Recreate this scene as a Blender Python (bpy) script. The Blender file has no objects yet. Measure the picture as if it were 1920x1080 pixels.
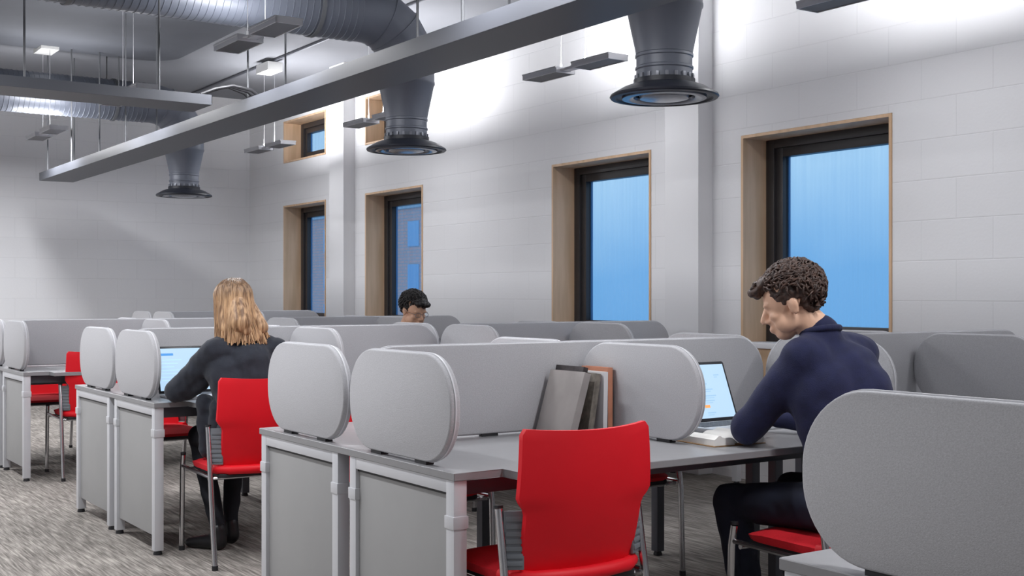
import bpy, bmesh, math, random
from mathutils import Vector, Matrix, noise
random.seed(7)
PI = math.pi
sc = bpy.context.scene
COL = sc.collection
V = Vector

# ------------------------------------------------------------------ materials
MATS = {}
def mat(name, col, rough=.5, metal=0., var=0., vscale=20., bump=0., bscale=200., stretch=(1,1,1), col2=None, spec=.5, emit=None, estr=0, sheen=0.):
    if name in MATS: return MATS[name]
    m = bpy.data.materials.new(name); m.use_nodes = True
    nt = m.node_tree; N = nt.nodes; L = nt.links
    b = N['Principled BSDF']
    b.inputs['Base Color'].default_value = (*col, 1)
    b.inputs['Roughness'].default_value = rough
    b.inputs['Metallic'].default_value = metal
    b.inputs['Specular IOR Level'].default_value = spec
    if sheen: b.inputs['Sheen Weight'].default_value = sheen
    if emit:
        b.inputs['Emission Color'].default_value = (*emit, 1); b.inputs['Emission Strength'].default_value = estr
    tc = N.new('ShaderNodeTexCoord'); mp = N.new('ShaderNodeMapping'); mp.inputs['Scale'].default_value = stretch
    L.new(tc.outputs['Object'], mp.inputs['Vector'])
    if var or col2:
        n = N.new('ShaderNodeTexNoise'); n.inputs['Scale'].default_value = vscale; n.inputs['Detail'].default_value = 4
        L.new(mp.outputs[0], n.inputs['Vector'])
        r = N.new('ShaderNodeValToRGB')
        c2 = col2 if col2 else tuple(c*(1-var) for c in col)
        c1 = col if col2 else tuple(min(1, c*(1+var)) for c in col)
        r.color_ramp.elements[0].position = .35; r.color_ramp.elements[1].position = .65
        r.color_ramp.elements[0].color = (*c2, 1); r.color_ramp.elements[1].color = (*c1, 1)
        L.new(n.outputs['Fac'], r.inputs[0]); L.new(r.outputs[0], b.inputs['Base Color'])
    if bump:
        n2 = N.new('ShaderNodeTexNoise'); n2.inputs['Scale'].default_value = bscale; n2.inputs['Detail'].default_value = 3
        L.new(mp.outputs[0], n2.inputs['Vector'])
        bu = N.new('ShaderNodeBump'); bu.inputs['Strength'].default_value = bump; bu.inputs['Distance'].default_value = .004
        L.new(n2.outputs['Fac'], bu.inputs['Height']); L.new(bu.outputs[0], b.inputs['Normal'])
    MATS[name] = m
    return m

def blockwork(name, axis, c=(.74,.74,.755)):
    m = bpy.data.materials.new(name); m.use_nodes = True
    nt = m.node_tree; N = nt.nodes; L = nt.links; b = N['Principled BSDF']
    tc = N.new('ShaderNodeTexCoord'); sp = N.new('ShaderNodeSeparateXYZ'); cb = N.new('ShaderNodeCombineXYZ')
    L.new(tc.outputs['Object'], sp.inputs[0])
    L.new(sp.outputs[axis], cb.inputs[0])
    ad = N.new('ShaderNodeMath'); ad.operation = 'ADD'; ad.inputs[1].default_value = .235*20 - .045
    L.new(sp.outputs[2], ad.inputs[0]); L.new(ad.outputs[0], cb.inputs[1])
    br = N.new('ShaderNodeTexBrick')
    br.inputs['Scale'].default_value = 1; br.inputs['Brick Width'].default_value = .47; br.inputs['Row Height'].default_value = .235
    br.inputs['Mortar Size'].default_value = .004; br.inputs['Mortar Smooth'].default_value = .6; br.inputs['Bias'].default_value = 0
    br.inputs['Color1'].default_value = (*c, 1); br.inputs['Color2'].default_value = (c[0]*.985, c[1]*.985, c[2]*.985, 1)
    br.inputs['Mortar'].default_value = (c[0]*.93, c[1]*.93, c[2]*.93, 1)
    L.new(cb.outputs[0], br.inputs['Vector']); L.new(br.outputs['Color'], b.inputs['Base Color'])
    nz = N.new('ShaderNodeTexNoise'); nz.inputs['Scale'].default_value = 60; L.new(tc.outputs['Object'], nz.inputs['Vector'])
    mx = N.new('ShaderNodeMath'); mx.operation = 'MULTIPLY_ADD'; mx.inputs[1].default_value = -1.0
    mu = N.new('ShaderNodeMath'); mu.operation = 'MULTIPLY'; mu.inputs[1].default_value = .35
    L.new(nz.outputs['Fac'], mu.inputs[0]); L.new(br.outputs['Fac'], mx.inputs[0]); L.new(mu.outputs[0], mx.inputs[2])
    bu = N.new('ShaderNodeBump'); bu.inputs['Strength'].default_value = .35; bu.inputs['Distance'].default_value = .004
    L.new(mx.outputs[0], bu.inputs['Height']); L.new(bu.outputs[0], b.inputs['Normal'])
    b.inputs['Roughness'].default_value = .6
    return m

def carpet():
    m = bpy.data.materials.new('carpet_planks'); m.use_nodes = True
    nt = m.node_tree; N = nt.nodes; L = nt.links; b = N['Principled BSDF']
    tc = N.new('ShaderNodeTexCoord')
    def nz(scale, st, det=3):
        mp = N.new('ShaderNodeMapping'); mp.inputs['Scale'].default_value = st
        L.new(tc.outputs['Object'], mp.inputs['Vector'])
        n = N.new('ShaderNodeTexNoise'); n.inputs['Scale'].default_value = scale; n.inputs['Detail'].default_value = det
        L.new(mp.outputs[0], n.inputs['Vector']); return n
    a = nz(1, (120, 6.5, 1)); c = nz(1, (48, 3.2, 1)); d = nz(2.2, (1, 1, 1), 2)
    r = N.new('ShaderNodeValToRGB'); e = r.color_ramp.elements
    e[0].position = .36; e[0].color = (.13, .118, .107, 1); e[1].position = .66; e[1].color = (.46, .425, .385, 1)
    k = e.new(.5); k.color = (.255, .235, .215, 1)
    mx = N.new('ShaderNodeMix'); mx.data_type = 'FLOAT'; mx.inputs[0].default_value = .38
    L.new(a.outputs['Fac'], mx.inputs[2]); L.new(c.outputs['Fac'], mx.inputs[3])
    mm = N.new('ShaderNodeMath'); mm.operation = 'MULTIPLY_ADD'; mm.inputs[1].default_value = .16; L.new(d.outputs['Fac'], mm.inputs[0])
    sb = N.new('ShaderNodeMath'); sb.operation = 'ADD'; sb.inputs[1].default_value = -.08
    L.new(mx.outputs[0], mm.inputs[2]); L.new(mm.outputs[0], sb.inputs[0]); L.new(sb.outputs[0], r.inputs[0])
    L.new(r.outputs[0], b.inputs['Base Color']); b.inputs['Roughness'].default_value = .95; b.inputs['Specular IOR Level'].default_value = .15
    bu = N.new('ShaderNodeBump'); bu.inputs['Strength'].default_value = .5; bu.inputs['Distance'].default_value = .004
    L.new(a.outputs['Fac'], bu.inputs['Height']); L.new(bu.outputs[0], b.inputs['Normal'])
    return m

M_TOP = mat('grey_laminate', (.265, .265, .275), .38, var=.02)
M_EDGE = mat('grey_edge', (.36, .36, .37), .4)
M_PANEL = mat('grey_board', (.33, .33, .33), .55, var=.03, vscale=3)
M_SCREEN = mat('felt_screen', (.50, .50, .52), .95, var=.07, vscale=260, bump=.25, bscale=500, spec=.15)
M_SCRDK = mat('felt_screen_mid_grey', (.285, .29, .31), .95, var=.08, vscale=260, bump=.25, bscale=500, spec=.15)
M_TRIM = mat('screen_edging', (.66, .66, .69), .5)
M_FRAME = mat('silver_paint', (.62, .63, .66), .35, metal=.15)
M_FRDK = mat('dark_steel', (.10, .105, .125), .4, metal=.3)
M_BLACK = mat('black_rubber', (.015, .015, .018), .6)
M_RED = mat('red_shell', (.74, .008, .018), .5, var=.03, vscale=5, spec=.3)
M_REDF = mat('red_fabric', (.72, .010, .022), .85, var=.06, vscale=180, bump=.15, bscale=500)
M_CHROME = mat('chrome', (.62, .62, .64), .22, metal=1)
M_GREYPL = mat('grey_plastic', (.17, .185, .205), .5)
M_DUCT = mat('slate_duct_paint', (.125, .138, .172), .42, metal=.05, spec=.6)
M_TRAY = mat('slate_tray_paint', (.085, .09, .105), .42, spec=.4)
M_DIFF = mat('black_diffuser', (.014, .016, .024), .4, spec=.4)
M_ROD = mat('galvanised_rod', (.13, .135, .145), .5, metal=.1)
M_ALU = mat('aluminium', (.66, .66, .68), .35, metal=.7)
M_LUMDK = mat('luminaire_louvre', (.12, .115, .12), .45, metal=.4)
M_WHITE = mat('white_plastic', (.78, .78, .76), .5)
M_PLY = mat('plywood', (.72, .50, .33), .55, col2=(.60, .40, .245), vscale=1, stretch=(14, 14, 1.4))
M_PLYE = mat('plywood_edge', (.38, .24, .13), .6, var=.2, vscale=40)
M_WFRAME = mat('anthracite_window', (.035, .032, .034), .4)
M_CEIL = mat('ceiling_paint', (.21, .215, .235), .8, var=.02, vscale=2)
M_SHADE_PANEL = mat('dark_grey_shade_panel', (.105, .112, .13), .85, var=.04, vscale=3)
M_SKIN = mat('skin', (.74, .45, .31), .5, var=.05, vscale=14)
M_SKIN2 = mat('tan_skin', (.66, .38, .25), .5, var=.05, vscale=14)
M_LIP = mat('lips', (.45, .16, .13), .5)
M_HAIRB = mat('brown_hair', (.085, .045, .032), .5, col2=(.03, .017, .014), vscale=70)
M_HAIRK = mat('black_hair', (.022, .017, .016), .5, col2=(.01, .009, .009), vscale=70)
M_NAVY = mat('navy_jumper', (.009, .012, .052), .9, var=.12, vscale=30, bump=.3, bscale=300, sheen=.06)
M_CHAR = mat('charcoal_cardigan', (.022, .026, .038), .9, var=.15, vscale=25, bump=.3, bscale=300, sheen=.1)
M_TROU = mat('dark_navy_trousers', (.010, .013, .030), .85, var=.2, vscale=12)
M_BLKTR = mat('black_trousers', (.010, .011, .017), .85, var=.2, vscale=12)
M_SHOE = mat('black_shoe', (.008, .008, .01), .4)
M_EYE = mat('eye_white', (.55, .52, .48), .2)
M_IRIS = mat('dark_iris', (.03, .02, .015), .2)
M_GLASSF = mat('glasses_metal', (.3, .3, .32), .3, metal=1)
M_LAPBK = mat('laptop_black', (.012, .013, .018), .35)
M_LAPSI = mat('laptop_silver', (.62, .63, .66), .35, metal=.3)
M_KEY = mat('laptop_keys', (.06, .06, .07), .5)
M_SCR = mat('laptop_display', (.1, .1, .1), .3, emit=(.37, .55, .74), estr=.9)
M_SCRT = mat('display_text', (.1, .1, .1), .4, emit=(.28, .50, .74), estr=.8)
M_SCRB = mat('display_blue', (.02, .05, .1), .4, emit=(.05, .25, .62), estr=.9)
M_SCRO = mat('display_orange', (.1, .05, .02), .4, emit=(.85, .33, .10), estr=.9)
M_PAGE = mat('page_paper', (.72, .68, .60), .8, var=.05, vscale=90, stretch=(1, 1, 12))
M_COVG = mat('grey_book_cover', (.31, .285, .275), .6, var=.1, vscale=8)
M_COVD = mat('dark_book_cover', (.035, .028, .03), .5, var=.3, vscale=60)
M_COVB = mat('brown_book_cover', (.17, .15, .125), .6, var=.3, vscale=40)
M_COVW = mat('white_book_cover', (.66, .65, .66), .5)
M_COVO = mat('terracotta_book_cover', (.48, .20, .12), .55, var=.1)
M_TANC = mat('tan_book_cover', (.30, .17, .07), .5, var=.2)
M_BRICK = None

def emitter(name, c, s):
    m = bpy.data.materials.new(name); m.use_nodes = True; N = m.node_tree.nodes
    b = N['Principled BSDF']; b.inputs['Base Color'].default_value = (.8, .8, .8, 1)
    b.inputs['Emission Color'].default_value = (*c, 1); b.inputs['Emission Strength'].default_value = s
    return m
M_LED = emitter('led_panel', (1, .97, .93), 2.0)

def hair_mat():
    m = bpy.data.materials.new('blonde_hair'); m.use_nodes = True
    N = m.node_tree.nodes; L = m.node_tree.links; b = N['Principled BSDF']
    tc = N.new('ShaderNodeTexCoord'); mp = N.new('ShaderNodeMapping'); mp.inputs['Scale'].default_value = (75, 75, 3)
    L.new(tc.outputs['Object'], mp.inputs[0]); n = N.new('ShaderNodeTexNoise'); n.inputs['Scale'].default_value = 1; n.inputs['Detail'].default_value = 2
    L.new(mp.outputs[0], n.inputs[0]); r = N.new('ShaderNodeValToRGB')
    r.color_ramp.elements[0].position = .36; r.color_ramp.elements[0].color = (.20, .10, .045, 1)
    r.color_ramp.elements[1].position = .62; r.color_ramp.elements[1].color = (.64, .40, .22, 1)
    L.new(n.outputs['Fac'], r.inputs[0])
    sp = N.new('ShaderNodeSeparateXYZ'); L.new(tc.outputs['Object'], sp.inputs[0])
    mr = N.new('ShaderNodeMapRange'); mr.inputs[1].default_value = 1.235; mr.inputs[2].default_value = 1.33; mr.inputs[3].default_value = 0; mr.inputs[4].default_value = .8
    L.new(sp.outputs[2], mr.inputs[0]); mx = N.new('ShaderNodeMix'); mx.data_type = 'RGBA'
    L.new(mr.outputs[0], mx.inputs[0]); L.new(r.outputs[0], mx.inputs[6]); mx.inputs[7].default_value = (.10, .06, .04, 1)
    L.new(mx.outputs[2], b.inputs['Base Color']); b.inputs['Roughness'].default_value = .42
    return m
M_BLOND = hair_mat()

def glass_mat(name, streak=0.):
    m = bpy.data.materials.new(name); m.use_nodes = True
    N = m.node_tree.nodes; L = m.node_tree.links; N.remove(N['Principled BSDF'])
    o = N['Material Output']; t = N.new('ShaderNodeBsdfTransparent'); g = N.new('ShaderNodeBsdfGlossy'); g.inputs['Roughness'].default_value = .25
    t.inputs[0].default_value = (.96, .98, 1, 1)
    lw = N.new('ShaderNodeLayerWeight'); lw.inputs[0].default_value = .5; pw = N.new('ShaderNodeMath'); pw.operation = 'POWER'; pw.inputs[1].default_value = 4
    L.new(lw.outputs['Facing'], pw.inputs[0]); fr = N.new('ShaderNodeMath'); fr.operation = 'MULTIPLY_ADD'; fr.inputs[1].default_value = .4; fr.inputs[2].default_value = .006; L.new(pw.outputs[0], fr.inputs[0])
    mx = N.new('ShaderNodeMixShader'); L.new(fr.outputs[0], mx.inputs[0]); L.new(t.outputs[0], mx.inputs[1]); L.new(g.outputs[0], mx.inputs[2])
    last = mx
    if streak:
        tc = N.new('ShaderNodeTexCoord'); mp = N.new('ShaderNodeMapping'); mp.inputs['Scale'].default_value = (1, 14, .5)
        L.new(tc.outputs['Object'], mp.inputs[0]); n = N.new('ShaderNodeTexNoise'); n.inputs['Scale'].default_value = 2; n.inputs['Detail'].default_value = 5
        L.new(mp.outputs[0], n.inputs[0]); r = N.new('ShaderNodeMapRange'); r.inputs[1].default_value = .35; r.inputs[2].default_value = .75; r.inputs[3].default_value = .0; r.inputs[4].default_value = streak
        L.new(n.outputs['Fac'], r.inputs[0])
        d = N.new('ShaderNodeBsdfTranslucent'); d.inputs[0].default_value = (.7, .85, 1, 1)
        m2 = N.new('ShaderNodeMixShader'); L.new(r.outputs[0], m2.inputs[0]); L.new(mx.outputs[0], m2.inputs[1]); L.new(d.outputs[0], m2.inputs[2]); last = m2
    L.new(last.outputs[0], o.inputs['Surface'])
    return m
M_GLASS = glass_mat('window_glass', .12)
M_LENS = glass_mat('lens_glass')

# ------------------------------------------------------------------ mesh helpers
class MB:
    def __init__(s): s.bm = bmesh.new(); s.mi = 0
    def _m(s, vs, mtx):
        if mtx is not None:
            for v in vs: v.co = mtx @ v.co
    def _f(s, vs):
        try:
            f = s.bm.faces.new(vs); f.material_index = s.mi; return f
        except ValueError: return None
    def box(s, x0, x1, y0, y1, z0, z1, bev=0., mtx=None):
        t = bmesh.new(); bmesh.ops.create_cube(t, size=1)
        for v in t.verts: v.co = V(((x0+x1)/2 + v.co.x*(x1-x0), (y0+y1)/2 + v.co.y*(y1-y0), (z0+z1)/2 + v.co.z*(z1-z0)))
        if bev: bmesh.ops.bevel(t, geom=t.edges[:], offset=bev, segments=2, affect='EDGES', profile=.6)
        s.add(t, mtx); return s
    def add(s, t, mtx=None):
        mp = {}
        for v in t.verts: mp[v] = s.bm.verts.new(mtx @ v.co if mtx is not None else v.co)
        for f in t.faces: s._f([mp[v] for v in f.verts])
        t.free()
    def tube(s, pts, r, seg=10, cap=True, mtx=None):
        pts = [V(p) for p in pts]; n = len(pts)
        rs = r if isinstance(r, (list, tuple)) else [r]*n
        rings = []; up = None
        for i, p in enumerate(pts):
            d = (pts[min(i+1, n-1)] - pts[max(i-1, 0)])
            if d.length < 1e-9: d = V((0, 0, 1))
            d.normalize()
            if up is None:
                up = d.orthogonal().normalized()
            up = (up - d*up.dot(d))
            if up.length < 1e-6: up = d.orthogonal()
            up.normalize(); sd = d.cross(up)
            ring = []
            for k in range(seg):
                a = 2*PI*k/seg; co = p + (up*math.cos(a) + sd*math.sin(a))*rs[i]
                ring.append(s.bm.verts.new(mtx @ co if mtx is not None else co))
            rings.append(ring)
        for i in range(n-1):
            for k in range(seg): s._f([rings[i][k], rings[i][(k+1) % seg], rings[i+1][(k+1) % seg], rings[i+1][k]])
        if cap: s._f(rings[0][::-1]); s._f(rings[-1])
        return s
    def lathe(s, prof, seg=48, mtx=None, close=False):
        rings = []
        for r, z in prof:
            ring = []
            for k in range(seg):
                a = 2*PI*k/seg; co = V((r*math.cos(a), r*math.sin(a), z)); ring.append(s.bm.verts.new(mtx @ co if mtx is not None else co))
            rings.append(ring)
        n = len(rings)
        for i in range(n if close else n-1):
            for k in range(seg): s._f([rings[i][k], rings[i][(k+1) % seg], rings[(i+1) % n][(k+1) % seg], rings[(i+1) % n][k]])
        return s
    def prism(s, out, h0, h1, axes='xy', bev=0., mtx=None):
        """outline in two axes, extruded along the third, rim rounded by insetting"""
        def P(u, v, w):
            if axes == 'xy': return V((u, v, w))
            if axes == 'yz': return V((w, u, v))
            return V((u, w, v))
        n = len(out); cx = sum(p[0] for p in out)/n; cy = sum(p[1] for p in out)/n
        def inset(b):
            res = []
            for i in range(n):
                p0 = V(out[i-1]); p1 = V(out[i]); p2 = V(out[(i+1) % n])
                e = (p2-p0).normalized(); nn = V((-e.y, e.x))
                if nn.dot(V((cx, cy)) - p1) < 0: nn = -nn
                res.append(p1 + nn*b)
            return res
        if bev: lv = [(bev, h0), (bev*.3, h0+bev*.3), (0, h0+bev), (0, h1-bev), (bev*.3, h1-bev*.3), (bev, h1)]
        else: lv = [(0, h0), (0, h1)]
        rings = []
        for b, w in lv:
            pts = inset(b) if b else [V(p) for p in out]
            rings.append([s.bm.verts.new((mtx @ P(p.x, p.y, w)) if mtx is not None else P(p.x, p.y, w)) for p in pts])
        for a, c in zip(rings, rings[1:]):
            for k in range(n): s._f([a[k], a[(k+1) % n], c[(k+1) % n], c[k]])
        s._f(rings[0][::-1]); s._f(rings[-1])
        return s
    def build(s, name, ms, parent=None, smooth=True, ang=35):
        bmesh.ops.recalc_face_normals(s.bm, faces=s.bm.faces[:])
        me = bpy.data.meshes.new(name); s.bm.to_mesh(me); s.bm.free()
        o = bpy.data.objects.new(name, me); COL.objects.link(o)
        for m in (ms if isinstance(ms, (list, tuple)) else [ms]): me.materials.append(m)
        if smooth:
            me.shade_smooth()
            try: me.set_sharp_from_angle(angle=math.radians(ang))
            except Exception: pass
        if parent: o.parent = parent
        return o

def tag(o, label=None, cat=None, group=None, kind=None):
    if label: o['label'] = label
    if cat: o['category'] = cat
    if group: o['group'] = group
    if kind: o['kind'] = kind
    return o
def empty(name, loc=(0, 0, 0), rz=0, label=None, cat=None, group=None, kind=None):
    o = bpy.data.objects.new(name, None); COL.objects.link(o); o.location = loc; o.rotation_euler = (0, 0, rz); o.empty_display_size = .1
    return tag(o, label, cat, group, kind)
def copy_tree(o, parent=None):
    c = o.copy(); COL.objects.link(c); c.parent = parent
    for ch in [x for x in bpy.data.objects if x.parent == o]: copy_tree(ch, c)
    return c
def rrect(u0, u1, v0, v1, r, n=10):
    pts = []
    for cx, cy, a0 in ((u1-r, v0+r, -PI/2), (u1-r, v1-r, 0), (u0+r, v1-r, PI/2), (u0+r, v0+r, PI)):
        for k in range(n+1):
            a = a0 + PI/2*k/n; pts.append((cx + r*math.cos(a), cy + r*math.sin(a)))
    return pts

def blob(name, prims, m, parent=None, vox=.008, it=4, disp=None):
    """union of ellipsoids and tapered capsules turned into one continuous surface"""
    bm = bmesh.new()
    def sph(c, r, R=None):
        M = Matrix.Translation(c) @ (R.to_4x4() if R is not None else Matrix.Identity(4)) @ Matrix.Diagonal((*(r if isinstance(r, (tuple, list)) else (r, r, r)), 1))
        bmesh.ops.create_icosphere(bm, subdivisions=3, radius=1, matrix=M)
    for p in prims:
        if p[0] == 's': sph(V(p[1]), p[2], p[3] if len(p) > 3 else None)
        else:
            a, b, r0, r1 = V(p[1]), V(p[2]), p[3], p[4]
            d = b-a; n = max(2, int(d.length/(min(r0, r1)*.9)))
            sph(a, r0); sph(b, r1)
            if d.length > 1e-5:
                q = V((0, 0, 1)).rotation_difference(d.normalized()).to_matrix().to_4x4()
                bmesh.ops.create_cone(bm, cap_ends=True, segments=24, radius1=r0, radius2=r1, depth=d.length, matrix=Matrix.Translation((a+b)/2) @ q)
    me = bpy.data.meshes.new(name); bm.to_mesh(me); bm.free()
    o = bpy.data.objects.new(name, me); COL.objects.link(o)
    md = o.modifiers.new('r', 'REMESH'); md.mode = 'VOXEL'; md.voxel_size = vox; md.use_smooth_shade = True
    ms = o.modifiers.new('s', 'SMOOTH'); ms.factor = .5; ms.iterations = it
    dg = bpy.context.evaluated_depsgraph_get(); dg.update()
    me2 = bpy.data.meshes.new_from_object(o.evaluated_get(dg)); me2.name = name
    o.modifiers.clear(); o.data = me2; bpy.data.meshes.remove(me)
    if disp:
        for v in me2.vertices: v.co += v.normal*disp(v.co)
    me2.materials.clear(); me2.materials.append(m)
    me2.shade_smooth()
    if parent: o.parent = parent
    return o

# ------------------------------------------------------------------ camera
cam = bpy.data.cameras.new('camera'); co = bpy.data.objects.new('camera', cam); COL.objects.link(co)
HEAD = math.atan(1530/2254)
co.location = (0, 0, 1.25); co.rotation_euler = (PI/2, 0, -HEAD)
cam.sensor_width = 36; cam.lens = 36*2254/1920; cam.shift_y = 15/1920; cam.clip_start = .05; cam.clip_end = 400
sc.camera = co

# ------------------------------------------------------------------ room
WX = 5.92; FY = 14.76; CZ = 3.78; XL = -5.5; YB = -4.0
WALL_R = blockwork('painted_blockwork_side', 1); WALL_F = blockwork('painted_blockwork_end', 0)
MB().box(XL, WX+.4, YB, FY+.3, -.2, 0).build('floor', carpet(), smooth=False)
MB().box(XL, WX+.4, YB, FY+.3, CZ, CZ+.2).build('ceiling', M_CEIL, smooth=False)
MB().box(XL, WX+.4, FY, FY+.3, 0, CZ).build('wall_far', WALL_F, smooth=False)
MB().box(XL-.3, XL, YB, FY+.3, 0, CZ).build('wall_left', WALL_R, smooth=False)
MB().box(XL, WX+.4, YB-.3, YB, 0, CZ).build('wall_near', WALL_F, smooth=False)
WINS = [(4.671, 5.926, .935, 2.347), (6.864, 8.125, .935, 2.347), (10.281, 11.512, .935, 2.347), (12.485, 13.668, .935, 2.347),
        (10.281, 11.512, 2.86, 3.37), (12.485, 13.668, 2.86, 3.37)]
ys = sorted({YB, FY} | {w[0] for w in WINS} | {w[1] for w in WINS}); zs = sorted({0, CZ} | {w[2] for w in WINS} | {w[3] for w in WINS})
w = MB(); TH = .38
def hole(y, z): return any(a < y < b and c < z < d for a, b, c, d in WINS)
vc = {}
def gv(x, y, z):
    k = (round(x, 4), round(y, 4), round(z, 4))
    if k not in vc: vc[k] = w.bm.verts.new((x, y, z))
    return vc[k]
for i in range(len(ys)-1):
    for j in range(len(zs)-1):
        y0, y1, z0, z1 = ys[i], ys[i+1], zs[j], zs[j+1]
        if hole((y0+y1)/2, (z0+z1)/2): continue
        for x in (WX, WX+TH): w._f([gv(x, y0, z0), gv(x, y1, z0), gv(x, y1, z1), gv(x, y0, z1)])
        for (a, b, ny, nz_) in (((y0, z0), (y0, z1), y0-.001, (z0+z1)/2), ((y1, z0), (y1, z1), y1+.001, (z0+z1)/2), ((y0, z0), (y1, z0), (y0+y1)/2, z0-.001), ((y0, z1), (y1, z1), (y0+y1)/2, z1+.001)):
            if hole(ny, nz_) or ny < YB or ny > FY or nz_ < 0 or nz_ > CZ:
                w._f([gv(WX, *a), gv(WX, *b), gv(WX+TH, *b), gv(WX+TH, *a)])
w.build('wall_right', WALL_R, smooth=False)
# steel columns boxed in and painted white, standing proud of the wall
for k, (a, b) in enumerate(((6.208, 6.56), (11.765, 12.12), (.65, 1.0))):
    MB().box(WX-.135, WX+.01, a, b, 0, CZ, .006).build('trim_%d' % (k+1), mat('column_paint', (.72, .72, .735), .6), smooth=False)['kind'] = 'structure'
for n in ('floor', 'ceiling', 'wall_far', 'wall_left', 'wall_near', 'wall_right'): bpy.data.objects[n]['kind'] = 'structure'

for k, (y0, y1, z0, z1) in enumerate(WINS):
    wn = empty('window_%d' % (k+1), (WX, (y0+y1)/2, z0), kind='structure'); yc = (y0+y1)/2
    hw = (y1-y0)/2; h = z1-z0; t = .022; e = .002
    b = MB(); xf = .235
    # plywood reveal lining, standing 6 mm proud of the wall
    b.box(-.006, xf, -hw+e, -hw+t, e, h-e); b.box(-.006, xf, hw-t, hw-e, e, h-e); b.box(-.006, xf, -hw+t, hw-t, h-t, h-e)
    if k > 3: b.box(-.006, xf, -hw+t, hw-t, e, t)
    b.build('plywood_reveal', M_PLY, wn, smooth=False)
    iy = hw-t; zb = e if k < 4 else t; zt = h-t
    f1 = MB(); fw = .075; x0 = xf-.02; x1 = xf+.05
    f1.box(x0, x1, -iy, -iy+fw, zb, zt, .003); f1.box(x0, x1, iy-fw, iy, zb, zt, .003); f1.box(x0, x1, -iy+fw, iy-fw, zt-.06, zt, .003); f1.box(x0, x1, -iy+fw, iy-fw, zb, zb+.05, .003)
    f1.build('window_frame', M_WFRAME, wn)
    s1 = MB(); sw = .062; a0 = -iy+fw; a1 = iy-fw; c0 = zb+.05; c1 = zt-.06; x2 = x0+.02; x3 = x1+.02
    s1.box(x2, x3, a0, a0+sw, c0, c1, .003); s1.box(x2, x3, a1-sw, a1, c0, c1, .003); s1.box(x2, x3, a0+sw, a1-sw, c1-sw, c1, .003); s1.box(x2, x3, a0+sw, a1-sw, c0, c0+sw, .003)
    so = s1.build('window_sash', M_WFRAME, wn)
    MB().box(x3-.03, x3-.022, a0+sw-.004, a1-sw+.004, c0+sw-.004, c1-sw+.004).build('window_pane', M_GLASS, so, smooth=False)
    MB().box(x3-.022, x3-.006, a1-sw-.012, a1-sw+.002, c0+sw, c1-sw).build('reflection_strip', mat('blue_reflection', (.03, .13, .32), .4), so, smooth=False)  # blue strip painting in the reflection at the glass edge
    if k < 4:
        MB().box(-.05, xf-.02, -hw+e, hw-e, -.035, .002, .004).build('window_sill', mat('white_sill', (.76, .76, .78), .4), wn)
        MB().box(-.02, -.002, -hw-.02, hw+.02, -.6, -.035, .002).build('plywood_apron', M_PLY, wn, smooth=False)

# dark panel put close under the ceiling in place of its shadowed area
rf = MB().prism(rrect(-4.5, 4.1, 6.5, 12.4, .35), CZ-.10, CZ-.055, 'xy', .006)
shade_panel = rf.build('ceiling_shade_panel', M_SHADE_PANEL); tag(shade_panel, 'large flat dark grey panel in place of a shadow just under the pale ceiling', 'ceiling panel')
for x in (0., 2., 3.8):
    for y in (7.5, 11.9):
        q = MB().tube([(x, y, CZ-.06), (x, y, CZ+.001)], .012, 8).build('shade_panel_fixing', M_ROD, shade_panel)

# ------------------------------------------------------------------ cable tray beams
def tray(name, x0, x1, y0, y1, z0, z1, label, rods):
    r = empty(name, ((x0+x1)/2, (y0+y1)/2, z0), label=label, cat='ceiling tray')
    hx, hy, h = (x1-x0)/2, (y1-y0)/2, z1-z0
    b = MB(); t = .004
    b.box(-hx, hx, -hy, hy, 0, .012, .002)
    if hx < hy: b.box(-hx, -hx+t, -hy, hy, .01, h); b.box(hx-t, hx, -hy, hy, .01, h); b.box(-hx, hx, hy-t, hy, .01, h)
    else: b.box(-hx, hx, -hy, -hy+t, .01, h); b.box(-hx, hx, hy-t, hy, .01, h); b.box(hx-t, hx, -hy, hy, .01, h)
    b.build('tray_channel', M_TRAY, r, smooth=False)
    lid = MB().box(-hx+t, hx-t, -hy+t, hy-t, h-.014, h-.008).build('tray_cover', M_TRAY, r, smooth=False)
    for (x, y) in rods:
        MB().tube([(x-(x0+x1)/2, y-(y0+y1)/2, h-.01), (x-(x0+x1)/2, y-(y0+y1)/2, CZ-z0)], .007, 8).build('hanging_rod', M_ROD, r)
    return r
rods = []
for y in (13.2, 12.23, 10.43, 7.66, 5.37, 4.93, 3.0): rods += [(3.06, y), (3.33, y)]
tray('cable_tray', 3.02, 3.37, 1.2, 13.4, 2.476, 2.56, 'long slate grey suspended tray running the room length above the desks', rods)
tray('cable_tray', -3.0, 2.74, 7.46, 7.82, 2.475, 2.54, 'shorter slate grey suspended tray crossing at upper left before the rear duct', [(x, 7.472) for x in (-2, -.2, 1.6, 2.4)])
cb = MB()
for k in range(3):
    x = 2.72; y = 7.56 + .07*k
    cb.tube([(x-.02, y, 2.555), (x+.08, y, 2.60), (x+.2, y, 2.63+.01*k), (x+.32, y-.02, 2.61), (x+.38, y-.03, 2.56), (x+.40, y-.04, 2.552)], .011, 8)
tag(cb.build('cable_bundle', M_BLACK), 'dark cables looping from the end of the shorter tray into the long one', 'cables')

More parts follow.
